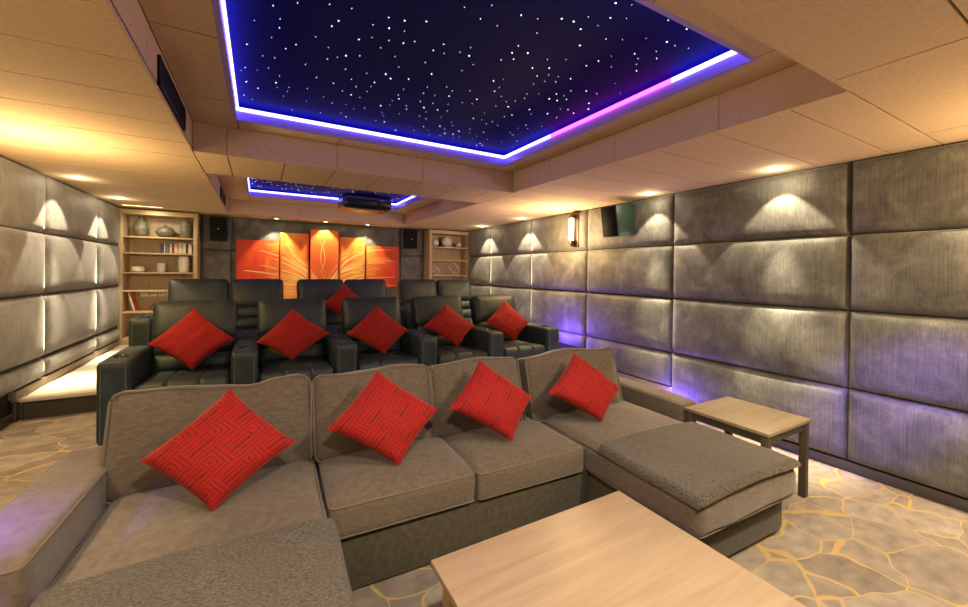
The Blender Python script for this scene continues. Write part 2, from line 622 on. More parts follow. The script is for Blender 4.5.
ly = [YF, -1.5, -0.1, 1.3, 2.7, 4.12, 5.55, 6.97, 7.92]
for a0, a1 in zip(ly, ly[1:]):
    zb = 0.085 if a1 < 3 else (0.27 if a1 < 4.3 else 0.46)
    for z0, z1 in zip([zb] + ZR, ZR):
        pad('padded_panel', wall_l, 'x', XL, 1, a0, a1, z0, z1)
bx = [-0.90, -0.43, 2.62, 3.16]
for a0, a1 in zip(bx, bx[1:]):
    for z0, z1 in zip([0.46, 1.28, 1.885], [1.28, 1.885, 2.47]):
        pad('padded_panel', wall_b, 'y', YB, -1, a0, a1, z0, z1, depth=0.05)

# skirtings
for nm, x0, x1 in (('right', XR - 0.03, XR), ('left', XL, XL + 0.03)):
    bm = B()
    box(bm, x0, x1, YF, P1, 0, 0.08, 0.004)
    struct('baseboard_' + nm, bm, 'dark_skirting')
bm = B(); box(bm, XR - 0.035, XR, P1, P2, Z1, 0.265, 0.004); struct('baseboard_right_middle', bm, 'skirting_paint')
bm = B(); box(bm, XR - 0.035, XR, P2, 7.9, Z2, 0.455, 0.004); struct('baseboard_right_upper', bm, 'skirting_paint')
bm = B(); box(bm, XL, XL + 0.05, P2 - 0.05, 7.9, Z2, 0.455, 0.004); struct('baseboard_left_upper', bm, 'skirting_paint')
bm = B(); box(bm, XL, XL + 0.035, P1, P2 - 0.05, Z1, 0.265, 0.004); struct('baseboard_left_middle', bm, 'dark_skirting')

# ------------------------------------------------------------------ ceiling
GAP = 0.0045
def tiles(bm, xs, ys, z0, z1):
    for x0, x1 in zip(xs, xs[1:]):
        for y0, y1 in zip(ys, ys[1:]):
            if x1 - x0 < 0.02 or y1 - y0 < 0.02:
                continue
            box(bm, x0 + GAP, x1 - GAP, y0 + GAP, y1 - GAP, z0, z1)
def series(a, b, start, step):
    s = [a]
    k = math.floor((a - start) / step)
    while True:
        v = start + k * step
        if v > a + 0.05 and v < b - 0.05:
            s.append(v)
        if v >= b:
            break
        k += 1
    return s + [b]
bm = B()
tiles(bm, [XL, CX0], series(YF, YB, 1.88, 0.4335), ZS, ZS + 0.02)
NEAR_X = [CX0, .99, 2.345, 3.70, XR]
tiles(bm, [CX1, XR], [C1[0]] + series(1.085, YB, 1.085, 0.4225), ZS, ZS + 0.02)
beam_x = series(CX0, CX1, -0.237, 0.42)
tiles(bm, NEAR_X, series(YF, C1[0], 0.394, 0.43), ZS, ZS + 0.02)
tiles(bm, beam_x, [C1[1], C2[0]], ZS, ZS + 0.02)
tiles(bm, beam_x, [C2[1], YB], ZS, ZS + 0.02)
# coffer sides
def face_x(x, y0, y1, ys, t):
    for a, b_ in zip([y0] + ys, ys + [y1]):
        box(bm, min(x, x + t), max(x, x + t), a + GAP / 2, b_ - GAP / 2, ZS + 0.001, ZM)
def face_y(y, x0, x1, xs, t):
    for a, b_ in zip([x0] + xs, xs + [x1]):
        box(bm, a + GAP / 2, b_ - GAP / 2, min(y, y + t), max(y, y + t), ZS + 0.001, ZM)
face_x(CX1, C1[0], C1[1], [1.467, 2.313, 3.157], 0.02)
face_x(CX0, C1[0], C1[1], [2.385], -0.02)
face_y(C1[1], CX0, CX1, [-0.24, 0.607, 1.439, 2.28], 0.02)
face_y(C1[0], CX0, CX1, [0.607, 1.439], -0.02)
face_x(CX1, C2[0], C2[1], [5.05, 5.5, 5.9, 6.75], 0.02)
face_x(CX0, C2[0], C2[1], [5.5, 6.4], -0.02)
face_y(C2[1], CX0, CX1, [0.607, 1.439], 0.02)
face_y(C2[0], CX0, CX1, [0.607, 1.439], -0.02)
def frame(c, t, xs, ys):
    x0, x1, y0, y1 = t
    tiles(bm, [CX0, x0], [c[0]] + ys + [c[1]], ZM, ZM + 0.02)
    tiles(bm, [x1, CX1], [c[0]] + ys + [c[1]], ZM, ZM + 0.02)
    tiles(bm, [x0] + xs + [x1], [c[0], y0], ZM, ZM + 0.02)
    tiles(bm, [x0] + xs + [x1], [y1, c[1]], ZM, ZM + 0.02)
frame(C1, T1, [0.607, 1.439], [2.385, 3.25])
frame(C2, T2, [0.607, 1.439], [5.5, 6.4])
ceil_o = struct('ceiling', bm, 'ceiling_board', ang=0.3)
# dark backing seen in the joints
bm = B()
box(bm, XL, CX0, YF, YB, ZS + 0.021, ZS + 0.03); box(bm, CX1 + 0.02, XR, YF, YB, ZS + 0.021, ZS + 0.03)
box(bm, CX0, CX1, YF, C1[0] - 0.02, ZS + 0.021, ZS + 0.03); box(bm, CX0, CX1, C1[1] + 0.02, C2[0] - 0.02, ZS + 0.021, ZS + 0.03)
box(bm, CX0, CX1, C2[1] + 0.02, YB, ZS + 0.021, ZS + 0.03)
for c in (C1, C2):
    box(bm, CX0 - 0.03, CX0 - 0.021, c[0] - .03, c[1] + .03, ZS + .021, ZM + 0.05)
    box(bm, CX1 + 0.021, CX1 + 0.03, c[0] - .03, c[1] + .03, ZS + .021, ZM + 0.05)
    box(bm, CX0 - .03, CX1 + .03, c[0] - 0.03, c[0] - 0.021, ZS + .021, ZM + 0.05)
    box(bm, CX0 - .03, CX1 + .03, c[1] + 0.021, c[1] + 0.03, ZS + .021, ZM + 0.05)
for c, t in ((C1, T1), (C2, T2)):
    x0, x1, y0, y1 = t
    z0, z1 = ZM + 0.021, ZM + 0.03
    box(bm, CX0 - .03, x0 - .03, c[0] - .03, c[1] + .03, z0, z1); box(bm, x1 + .03, CX1 + .03, c[0] - .03, c[1] + .03, z0, z1)
    box(bm, x0 - .03, x1 + .03, c[0] - .03, y0 - .03, z0, z1); box(bm, x0 - .03, x1 + .03, y1 + .03, c[1] + .03, z0, z1)
box(bm, XL - .1, XR + .1, YF - .1, YB + .1, 2.9, 2.95)
struct('ceiling_backing', bm, 'ceiling_gap')

# star ceilings: navy panel, edge LED strips, fibre points
def star_ceiling(t, label, nstars, seed, pink, big=1.0):
    x0, x1, y0, y1 = t
    root = thing('star_ceiling', label, 'star ceiling', ((x0 + x1) / 2, (y0 + y1) / 2, ZP), 0, 'starlit ceiling trays')
    cx, cy = (x0 + x1) / 2, (y0 + y1) / 2
    hx, hy = (x1 - x0) / 2, (y1 - y0) / 2
    e = 0.10
    bm = B()
    box(bm, -hx - e, hx + e, -hy - e, hy + e, 0, 0.02)
    box(bm, -hx - e - .02, -hx - e, -hy - e, hy + e, -0.065, 0.02); box(bm, hx + e, hx + e + .02, -hy - e, hy + e, -0.065, 0.02)
    box(bm, -hx - e, hx + e, -hy - e - .02, -hy - e, -0.065, 0.02); box(bm, -hx - e, hx + e, hy + e, hy + e + .02, -0.065, 0.02)
    obj('star_panel', bm, 'star_panel_navy', root)
    z0, z1 = -0.0645, -0.040
    w = 0.026
    def strip(a, b_, c, d, mat='led_blue'):
        bm = B(); box(bm, a, b_, c, d, z0, z1); return obj('led_strip', bm, mat, root)
    o_ = -0.012
    strip(-hx, hx, hy + o_, hy + o_ + w); strip(-hx, hx, -hy - o_ - w, -hy - o_)
    strip(-hx - o_ - w, -hx - o_, -hy, hy)
    if pink:
        strip(hx + o_, hx + o_ + w, -hy, -0.62 * hy)
        strip(hx + o_, hx + o_ + w, -0.62 * hy, 0.36 * hy, 'led_pink')['label'] = 'pink glowing stretch of LED strip'
        strip(hx + o_, hx + o_ + w, 0.36 * hy, hy)
    else:
        strip(hx + o_, hx + o_ + w, -hy, hy)
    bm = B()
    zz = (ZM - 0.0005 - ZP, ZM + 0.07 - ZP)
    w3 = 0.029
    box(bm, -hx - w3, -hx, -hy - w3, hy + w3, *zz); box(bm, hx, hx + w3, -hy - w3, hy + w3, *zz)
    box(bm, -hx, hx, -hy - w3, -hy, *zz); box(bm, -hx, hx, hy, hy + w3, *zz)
    obj('edge_trim', bm, 'led_spill_lavender', root)
    rnd = random.Random(seed)
    pts = []
    while len(pts) < nstars:
        p = (rnd.uniform(-hx + .04, hx - .04), rnd.uniform(-hy + .04, hy - .04))
        if all((p[0] - q[0]) ** 2 + (p[1] - q[1]) ** 2 > 0.06 ** 2 for q in pts):
            pts.append(p)
    sizes = sorted([big * (0.0010 + 0.0024 * rnd.random() ** 3.0) for _ in pts], reverse=True)
    def disc(bm, x, y, r):
        vs = [bm.verts.new((x + r * math.cos(2 * PI * k / 8), y + r * math.sin(2 * PI * k / 8), -0.002)) for k in range(8)]
        ws = [bm.verts.new((v.co.x, v.co.y, 0.001)) for v in vs]
        bm.faces.new(vs)
        for k in range(8):
            bm.faces.new((vs[k], vs[(k + 1) % 8], ws[(k + 1) % 8], ws[k]))
    for (x, y), r in list(zip(pts, sizes))[:100]:
        bm = B(); disc(bm, 0, 0, r)
        obj('star_point', bm, 'star_light', root, (x, y, 0))
    rest = list(zip(pts, sizes))[100:]
    if rest:
        bm = B()
        for (x, y), r in rest:
            disc(bm, x, y, r)
        obj('star_points', bm, 'star_light', root)['kind'] = 'stuff'
    return root
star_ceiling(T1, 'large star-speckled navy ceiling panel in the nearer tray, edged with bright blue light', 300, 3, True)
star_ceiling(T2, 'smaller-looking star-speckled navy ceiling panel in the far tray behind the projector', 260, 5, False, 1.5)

# vents in the left coffer side
def vent(y0, y1, z0, z1, label):
    root = thing('air_vent', label, 'vent', (CX0 + 0.0005, (y0 + y1) / 2, z0), 0, 'black air vents in the ceiling drop')
    h = z1 - z0
    l = (y1 - y0) / 2
    mbox('vent_opening', 'vent_black', root, 0.0, 0.003, -l, l, 0, h)
    bm = B()
    for k in range(7):
        z = h * (k + .5) / 7
        vs = box(bm, 0.003, 0.010, -l + .01, l - .01, z - .004, z + .004)
    obj('slats', bm, 'black_plastic', root)
    bm = B()
    for a in ((-l, -l + .012), (l - .012, l)):
        box(bm, 0.003, 0.014, a[0], a[1], 0, h)
    box(bm, 0.003, 0.014, -l, l, 0, .01); box(bm, 0.003, 0.014, -l, l, h - .01, h)
    obj('vent_frame', bm, 'black_plastic', root)
vent(2.60, 3.40, 2.495, 2.645, 'long black air vent in the ceiling drop beside the nearer star tray')
vent(6.28, 7.08, 2.505, 2.635, 'black air vent in the ceiling drop beside the far star tray')

# ------------------------------------------------------------------ recessed downlights
def make_downlight(x, y, label):
    root = thing('downlight', label, 'downlight', (x, y, ZS), 0, 'recessed ceiling downlights')
    bm = B()
    lathe(bm, [(0.036, -0.001), (0.038, -0.006), (0.052, -0.004), (0.054, 0.001), (0.036, 0.001), (0.036, -0.001)], cap=False)
    obj('trim_ring', bm, 'white_trim', root)
    bm = B(); lathe(bm, [(0.0, -0.0005), (0.034, -0.0005), (0.034, 0.002)], cap=False)
    obj('lamp', bm, 'downlight_lamp', root)
    return root
DL_R = [(3.87, 0.4), (3.86, 1.745), (3.86, 3.02), (3.86, 5.55), (3.86, 6.93)]
DL_L = [(-1.63, 1.30), (-1.63, 2.75), (-1.63, 5.62), (-1.63, 6.94)]
DL_B = [(0.25, 8.02), (1.08, 8.02), (1.86, 8.02)]
DL_FILL = [(0.3, 0.05), (1.9, 0.05), (-1.0, 0.2), (3.2, -0.7)]  # unseen downlights added as warm fill for the seating
LAB = {
    'r': ['recessed downlight above the right wall nearest the camera', 'recessed downlight above the right wall panel behind the side table',
          'recessed downlight between the wall speaker and the nearer right wall panels', 'recessed downlight above right wall just beyond the wall sconce',
          'recessed downlight above right wall nearest the right bookcase'],
    'l': ['recessed downlight in the left soffit nearest the camera', 'recessed downlight in the left soffit beside the first star tray',
          'recessed downlight above the left wall, second from the left bookcase', 'recessed downlight above the left wall right beside the left bookcase'],
    'b': ['recessed downlight above the left canvases on the back wall', 'recessed downlight above the tall middle canvas', 'recessed downlight above the right canvases on the back wall'],
    'c': ['added fill downlight in the near beam above left side', 'added fill downlight in the near beam above right side', 'added fill downlight above the left sofa arm', 'added fill downlight above the right floor by the camera'],
}
dl0 = None
for key, lst in (('r', DL_R), ('l', DL_L), ('b', DL_B), ('c', DL_FILL)):
    for (x, y), lab in zip(lst, LAB[key]):
        if dl0 is None:
            dl0 = make_downlight(x, y, lab)
        else:
            dup(dl0, (x, y, ZS), lab)

sl = thing('slot_light', 'narrow warm light slot in the ceiling before the left bookcase', 'ceiling light', (-1.52, 7.62, ZS))
mbox('slot_frame', 'white_trim', sl, -.24, .24, -.035, .035, -.004, .0005, r=.001)
mbox('lit_slot', 'slot_lamp', sl, -.225, .225, -.02, .02, -.006, -.004)

def spot(x, y, z, tx, ty, tz, power, ang, blend=0.25, col=(1, .80, .52), size=0.02):
    l = bpy.data.lights.new('lamp_light', 'SPOT')
    l.energy = power
    l.spot_size = math.radians(ang)
    l.spot_blend = blend
    l.color = col
    l.shadow_soft_size = size
    o = bpy.data.objects.new('lamp_light', l)
    COL.objects.link(o)
    o.location = (x, y, z)
    d = Vector((tx - x, ty - y, tz - z))
    o.rotation_euler = d.to_track_quat('-Z', 'Y').to_euler()
    return o
def point(x, y, z, power, col=(1, .8, .5), size=0.03):
    l = bpy.data.lights.new('lamp_light', 'POINT')
    l.energy = power
    l.color = col
    l.shadow_soft_size = size
    o = bpy.data.objects.new('lamp_light', l)
    COL.objects.link(o)
    o.location = (x, y, z)
    return o
WARM = (1.0, 0.80, 0.52)
def downlight_beam(x, y, wide, narrow):
    spot(x, y, ZS - 0.012, x, y, 0, wide, 81, 0.12, WARM)
    spot(x, y, ZS - 0.012, x, y, 0, narrow, 32, 1.0, WARM)
    point(x, y, ZS - 0.045, 2.2, WARM, 0.02)
for i, (x, y) in enumerate(DL_R):
    downlight_beam(x, y, [40, 54, 46, 78, 78][i], [110, 480, 480, 130, 130][i])
for i, (x, y) in enumerate(DL_L):
    downlight_beam(x, y, [42, 45, 56, 56][i], [80, 130, 300, 300][i])
for x, y in DL_B:
    spot(x, y, ZS - 0.012, x, 8.25, 0.9, 40, 80, 0.35, WARM)
for (x, y), pw in zip(DL_FILL, [175, 190, 40, 40]):
    spot(x, y, ZS - 0.012, x, y + .15, 0, pw, 155, 0.6, (1, .84, .62), 0.06)

spot(-1.45, 7.62, ZS - .02, -1.35, 8.1, 1.5, 18, 140, 0.8, WARM, .05)

# ------------------------------------------------------------------ wall sconces
def make_sconce(x, y, sgn, label):
    root = thing('wall_sconce', label, 'wall lamp', (x, y, 2.0), 0 if sgn < 0 else PI, 'tubular wall sconces')
    # local -x points into the room
    mbox('back_plate', 'bronze_bracket', root, -0.012, 0.0, -0.065, 0.065, -0.06, 0.43, r=0.004)
    bm = B(); lathe(bm, [(0.0, 0.03), (0.03, 0.03), (0.033, 0.05), (0.033, 0.33), (0.03, 0.35), (0, 0.35)], -0.085, 0, 0, 16, cap=False)
    obj('glass_tube', bm, 'sconce_glass', root)
    bm = B(); lathe(bm, [(0.0, 0.352), (0.037, 0.352), (0.04, 0.40), (0.034, 0.425), (0.0, 0.43)], -0.085, 0, 0, 16, cap=False)
    box(bm, -0.08, -0.01, -.012, .012, .37, .40)
    obj('top_cap', bm, 'bronze_bracket', root)
    bm = B(); lathe(bm, [(0.0, -0.06), (0.018, -0.055), (0.034, -0.02), (0.04, 0.028), (0.0, 0.028)], -0.085, 0, 0, 16, cap=False)
    box(bm, -0.08, -0.01, -.012, .012, -.03, 0)
    obj('bottom_cap', bm, 'bronze_bracket', root)
    return root
PX = XR - 0.072
sc0 = make_sconce(PX, 4.41, -1, 'glowing tube wall sconce with bronze caps on the right wall beside the speaker')
SCON = [(PX, 4.41), (XL + 0.072, 3.95), (PX, -0.1), (XL + 0.072, 0.6)]
for (x, y), pw in zip(SCON, [46, 42, 50, 28]):
    s = -1 if x > 0 else 1
    point(x + s * 0.42, y, 2.02, pw, (1, .66, .30), 0.10)
    point(x + s * 0.12, y, 2.17, 2.5, (1, .60, .26), 0.03)

# ------------------------------------------------------------------ speakers
def make_speaker(label, loc, rot, w, d, h, green=False):
    root = thing('loudspeaker', label, 'speaker', loc, 0, 'wall mounted loudspeakers')
    root.rotation_euler = rot
    mbox('cabinet', 'dark_green_cloth' if green else 'black_plastic', root, -w / 2, w / 2, -d, 0, -h / 2, h / 2, r=0.006)
    mbox('grille', 'vent_black', root, -w / 2 + .012, w / 2 - .012, -d - .012, -d + 0.001, -h / 2 + .012, h / 2 - .012, r=0.004)
    mbox('logo_plate', 'white_trim', root, -0.014, 0.014, -d - .015, -d - .011, -0.008, 0.0) if not green else None
    mbox('bracket', 'black_plastic', root, -0.03, 0.03, -0.002, 0.05, -0.05, 0.05)
    return root
make_speaker('black loudspeaker on the back wall beside the left bookcase', (-0.615, 8.20, 2.23), (0, 0, 0), 0.25, 0.18, 0.40)
make_speaker('black loudspeaker on the back wall beside the right bookcase', (2.78, 8.20, 2.23), (0, 0, 0), 0.25, 0.18, 0.40)
make_speaker('black and green loudspeaker angled off the right side wall above the padded panels', (4.02, 3.475, 2.235), (math.radians(9), 0, math.radians(-90)), 0.25, 0.30, 0.38, True)

# ------------------------------------------------------------------ bookcases
def bookcase(x0, x1, boards, label, mid=None):
    root = thing('bookcase', label, 'bookcase', ((x0 + x1) / 2, 7.90, Z2), 0, 'built in bookcases on the back wall')
    w = (x1 - x0) / 2
    H = 2.445 - Z2
    d = 0.395
    for s in (-1, 1):
        mbox('side_panel', 'bookcase_oak', root, min(s * w, s * (w - .055)), max(s * w, s * (w - .055)), 0, d, 0, H, r=0.002)
    mbox('back_board', 'bookcase_oak', root, -w + .055, w - .055, d - .02, d, 0, H)
    mbox('top_rail', 'bookcase_board', root, -w + .055, w - .055, 0, d - .02, H - .07, H, r=0.002)
    mbox('plinth', 'bookcase_board', root, -w + .055, w - .055, 0.01, d - .02, 0, 0.10, r=0.002)
    for z in boards:
        mbox('shelf_board', 'bookcase_board', root, -w + .055, w - .055, 0.008, d - .02, z - Z2 - .025, z - Z2, r=0.002)
    return root
LB = [2.04, 1.79, 1.487, 1.21, 0.88]
RB = [2.09, 1.81, 1.48, 1.15, 0.82]
bookcase(XL + 0.03, -0.885, LB, 'pale oak bookcase in the left back corner with vases and books')
bookcase(3.14, XR - 0.005, RB, 'pale oak bookcase in the right back corner with white balls and wire cubes')

def vase(name, prof, x, y, z, label, mat='stoneware_glaze', group=None, cat='vase'):
    bm = B(); lathe(bm, prof, n=28)
    o = obj(name, bm, mat, None, (x, y, z))
    return tag(o, label, cat, group)
vase('vase', [(0.05, 0), (0.085, .03), (.098, .10), (.10, .15), (.084, .215), (.05, .255), (.03, .275), (.03, .31), (.042, .325), (.03, .325)], -1.635, 8.10, 2.0405, 'tall narrow-necked grey vase on the top shelf of the left bookcase', group='vases on the top left shelf')
vase('vase', [(0.05, 0), (0.095, .025), (.128, .075), (.13, .10), (.10, .15), (.06, .175), (.022, .185), (.018, .205), (.012, .212)], -1.33, 8.11, 2.0405, 'squat round grey lidded vase between the two taller vases', group='vases on the top left shelf')
vase('vase', [(0.06, 0), (0.076, .05), (.082, .14), (.078, .23), (.066, .29), (.055, .30), (.045, .30)], -1.065, 8.10, 2.0405, 'tall wide-mouthed grey vase nearest the right side of the left bookcase', group='vases on the top left shelf')
vase('ceramic_pot', [(0.06, 0), (.085, .02), (.09, .05), (.075, .085), (.05, .09), (.045, .08)], -1.665, 8.08, 1.4875, 'low squat white ceramic pot on the third shelf', 'white_ceramic', 'white pots on the left bookcase', 'pot')
vase('ceramic_pot', [(0.045, 0), (.055, .02), (.055, .125), (.045, .145), (.035, .145)], -1.375, 8.08, 1.4875, 'mid-sized white ceramic pot in the middle of the third shelf', 'white_ceramic', 'white pots on the left bookcase', 'pot')
vase('ceramic_pot', [(0.06, 0), (.073, .03), (.075, .20), (.065, .255), (.045, .262), (.04, .255)], -1.085, 8.08, 1.4875, 'tall white ceramic cylinder pot on the third shelf', 'white_ceramic', 'white pots on the left bookcase', 'pot')
# books
bx_ = -1.375
bd = random.Random(4)
BL = ['black book at the left end of the row', 'narrow white-spined book second in the row', 'charcoal book third from the left in the row', 'pale book in the middle left of the row',
      'thin dark red book in the row beside the pale one', 'salmon book right of the dark red one', 'pink-beige book among the pale books on the right', 'off white book third from the right end',
      'black thin book between pale ones near the right end', 'cream book at the right end of the row']
cv = [0, 3, 2, 7, 4, 5, 6, 7, 0, 3]
ww = [.04, .02, .045, .03, .022, .05, .05, .05, .02, .05]
for k in range(10):
    root = thing('book', BL[k], 'book', (bx_ + ww[k] / 2, 8.0, 1.7905), 0, 'books on the left bookcase')
    h = 0.150 + 0.02 * bd.random()
    w = ww[k]
    bm = B(); box(bm, -w / 2, -w / 2 + .003, 0, .16, 0, h); box(bm, w / 2 - .003, w / 2, 0, .16, 0, h); box(bm, -w / 2, w / 2, 0, .004, 0, h)
    c = obj('cover', bm, 'cover_%d' % cv[k], root)
    mbox('pages', 'paper_white', root, -w / 2 + .003, w / 2 - .003, .004, .155, .004, h - .004)
    bx_ += w + 0.003
# sockets above the lower shelf
for k in range(4):
    root = thing('wall_socket', ['leftmost of four white socket plates in the left bookcase', 'white socket plate, second from left of four in the left bookcase', 'white socket plate, third from left of four in the left bookcase', 'rightmost of four white socket plates, nearest the recliner headrest'][k], 'socket', (-1.62 + 0.11 * k, 8.274, 1.09), 0, 'socket plates in the left bookcase')
    mbox('plate', 'white_socket', root, -.047, .047, -.012, 0, 0, .09, r=0.003)
    bm = B(); box(bm, -.02, -.012, -.014, -.0121, .04, .06); box(bm, .012, .02, -.014, -.0121, .04, .06); box(bm, -.004, .004, -.014, -.0121, .062, .074)
    obj('slots', bm, 'vent_black', root)
# magazine and clutter on the lower bay
bm = B()
vs = box(bm, -.012, .0, 0, .22, 0, .30)
vs += box(bm, .001, .006, 0, .22, 0, .30)
rot_about(vs, math.radians(-14), 'Y', Vector((0, 0, 0)))
mg = thing('magazine', 'white magazine with orange back leaning in the lower bay of the left bookcase', 'magazine', (-1.68, 7.98, 0.885))
obj('pages', bm, 'paper_white', mg)
bm = B(); vs = box(bm, .0065, .009, 0, .22, 0, .30); rot_about(vs, math.radians(-14), 'Y', Vector((0, 0, 0)))
obj('cover', bm, 'paper_orange', mg)
bm = B()
rc = random.Random(9)
pts = [(-1.52 + .05 * k + .03 * rc.uniform(-1, 1), 8.08 + .05 * rc.uniform(-1, 1), .893 + max(0, .10 * math.sin(k * 1.9)) + .004 * rc.random()) for k in range(9)]
pp = []
for a, b_ in zip(pts, pts[1:]):
    for t in (0, .33, .66):
        pp.append(Vector(a).lerp(Vector(b_), t))
tube(bm, pp, 0.006)
tag(obj('cable', bm, 'black_plastic'), 'tangled black cable lying in the lower bay of the left bookcase', 'cable')
bm = B(); lathe(bm, [(0.05, 0), (.055, .012), (.02, .02), (.015, .05), (.04, .075), (.035, .08)], n=18)
tag(obj('brass_dish', bm, 'brass', None, (-1.42, 7.955, .8805)), 'small brass footed dish beside the cable in the left bookcase', 'dish')

# balls and wire cubes on the right bookcase
def ball(r, x, label):
    bm = B(); bmesh.ops.create_icosphere(bm, subdivisions=4, radius=r)
    for v in bm.verts:
        v.co *= 1 + 0.02 * noise.noise(v.co * 28)
    o = obj('decorative_ball', bm, 'white_textured', None, (x, 8.05, 2.0905 + r * 1.01), ang=2)
    tag(o, label, 'ball', 'white balls on the right bookcase')
ball(.085, 3.32, 'mid-sized white textured ball at the left end of the top shelf')
ball(.118, 3.60, 'largest white textured ball in the middle of the top shelf')
ball(.060, 3.89, 'smallest white textured ball at the right end of the top shelf')
bm = B(); bmesh.ops.create_icosphere(bm, subdivisions=3, radius=0.075)
tag(obj('decorative_ball', bm, 'black_plastic', None, (3.44, 8.185, 2.167), ang=2), 'dark ball behind the white balls on the top shelf', 'ball', 'dark ball on the right bookcase')
def wire_cube(s, x, y, rot, label):
    root = thing('wire_cube', label, 'ornament', (x, y, 1.4805), 0, 'wire cubes on the right bookcase')
    E_ = Euler(rot).to_matrix()
    P = [E_ @ Vector((a, b_, c)) * s / 2 for a in (-1, 1) for b_ in (-1, 1) for c in (-1, 1)]
    zmin = min(p.z for p in P)
    bm = B()
    for i in range(8):
        for j in range(i + 1, 8):
            if bin(i ^ j).count('1') == 1:
                tube(bm, [P[i] - Vector((0, 0, zmin - .006)), P[j] - Vector((0, 0, zmin - .006))], 0.006, 6)
    obj('wire_frame', bm, 'white_wire', root)
wire_cube(.12, 3.33, 8.05, (.6, .5, .3), 'smaller tilted white wire cube at the left of the lower shelf')
wire_cube(.165, 3.79, 8.06, (.75, .35, .9), 'larger tilted white wire cube at the right of the lower shelf')

# ------------------------------------------------------------------ five canvases on the back wall
AY = 8.205
ART = [(-0.36, 0.305, 1.22, 2.075), (0.325, 0.805, 1.00, 2.235), (0.832, 1.335, 0.86, 2.32), (1.362, 1.85, 1.00, 2.21), (1.885, 2.55, 1.215, 2.06)]
AL = ['low red-orange abstract canvas at the left end of the five-panel artwork', 'orange-yellow abstract canvas second from left in the five-panel artwork',
      'tallest middle orange canvas with a looping yellow stroke', 'orange abstract canvas second from right with fanning yellow strokes', 'low red abstract canvas at the right end of the five-panel artwork']
rs = random.Random(21)
curves = []
def bez(p0, p1, p2, n=46):
    return [((1 - t) ** 2 * p0[0] + 2 * t * (1 - t) * p1[0] + t * t * p2[0], (1 - t) ** 2 * p0[1] + 2 * t * (1 - t) * p1[1] + t * t * p2[1]) for t in [k / n for k in range(n + 1)]]
for k in range(22):       # fan to the right
    e = (rs.uniform(1.75, 2.5), 1.10 + k * 0.043 + rs.uniform(-.03, .03))
    curves.append((bez((1.02 + rs.uniform(-.05, .08), 1.12 + rs.uniform(-.08, .08)), (1.45 + rs.uniform(-.1, .15), 1.10 + k * .047), e), rs.uniform(.006, .017)))
for k in range(21):       # fan to the left
    e = (rs.uniform(-0.3, 0.45), 1.06 + k * 0.045 + rs.uniform(-.03, .03))
    curves.append((bez((1.12 + rs.uniform(-.08, .05), 1.15 + rs.uniform(-.08, .08)), (.75 + rs.uniform(-.15, .1), 1.08 + k * .034), e), rs.uniform(.006, .017)))
curves.append((bez((1.0, 2.1), (1.18, 1.75), (1.0, 1.5)), .010)); curves.append((bez((1.09, 2.12), (0.93, 1.8), (1.10, 1.5)), .010))
curves.append((bez((1.02, 1.55), (1.1, 1.25), (1.5, 1.1)), .009)); curves.append((bez((0.4, 1.4), (0.7, 1.15), (1.3, 1.2)), .009))
curves.append((bez((0.42, 2.1), (0.42, 1.95), (0.78, 1.55)), .014)); curves.append((bez((0.45, 2.12), (0.5, 1.85), (0.8, 1.62)), .008))
for (x0, x1, z0, z1), lab in zip(ART, AL):
    AY = 8.205 if z1 < 2.3 else 8.17
    root = thing('wall_painting', lab, 'painting', (0, 0, 0), 0, 'five panel orange artwork')
    root.location = ((x0 + x1) / 2, AY, z0)
    off = Vector(root.location)
    bm = B()
    box(bm, x0, x1, AY - .02, AY - .0155, z0, z1)
    o = obj('painted_face', bm, 'orange_abstract_canvas', root); o.location = -off
    bm = B(); box(bm, x0 - .004, x1 + .004, AY - .0155, 8.232, z0 - .004, z1 + .004); o = obj('stretcher_edge', bm, 'art_edge', root); o.location = -off
    bm = B()
    cnt = 0
    for ci, (pts, wd) in enumerate(curves):
        n = len(pts)
        for i in range(n - 1):
            (xa, za), (xb, zb) = pts[i], pts[i + 1]
            if min(xa, xb) < x0 + .012 or max(xa, xb) > x1 - .012 or min(za, zb) < z0 + .01 or max(za, zb) > z1 - .012:
                continue
            d = Vector((xb - xa, zb - za))
            if d.length < 1e-6:
                continue
            d.normalize()
            nx, nz = -d.y, d.x
            ta, tb = (wd * (1 - .6 * abs(2 * i / n - 1)) for i in (i, i + 1))
            y = AY - .0212 - .0002 * ci / 10
            vs = [bm.verts.new((xa + nx * ta / 2, y, za + nz * ta / 2)), bm.verts.new((xb + nx * tb / 2, y, zb + nz * tb / 2)),
                  bm.verts.new((xb - nx * tb / 2, y, zb - nz * tb / 2)), bm.verts.new((xa - nx * ta / 2, y, za - nz * ta / 2))]
            bm.faces.new(vs)
            cnt += 1
    o = obj('brush_strokes', bm, 'art_streak_yellow', root); o.location = -off; o['kind'] = 'stuff'

# ------------------------------------------------------------------ projector
pr = thing('projector', 'black ceiling projector hanging below the far star tray', 'projector', (1.285, 5.50, 2.40))
bm = B(); softbox(bm, 0, .22, .098, .66, .46, .195, .05, 16, (0.0, .02, .012)); obj('body', bm, 'projector_shell', pr)
bm = B(); vs = lathe(bm, [(0.0, 0.0), (.050, 0.0), (.058, .012), (.058, .05), (.0, .05)], n=24, cap=False); rot_about(vs, PI / 2, 'X', Vector((0, 0, 0)))
xform(vs, Matrix.Translation((.17, .02, .10))); obj('lens_barrel', bm, 'black_plastic', pr)
bm = B(); vs = lathe(bm, [(0.0, 0.012), (.02, .010), (.042, 0.002), (.042, -.004), (0, -.004)], n=24, cap=False); rot_about(vs, PI / 2, 'X', Vector((0, 0, 0)))
xform(vs, Matrix.Translation((.17, -.035, .10))); obj('lens', bm, 'lens_glass', pr)
bm = B()
for k in range(6):
    box(bm, -.25, -.05, -.018, -.01, .06 + k * .014, .066 + k * .014)
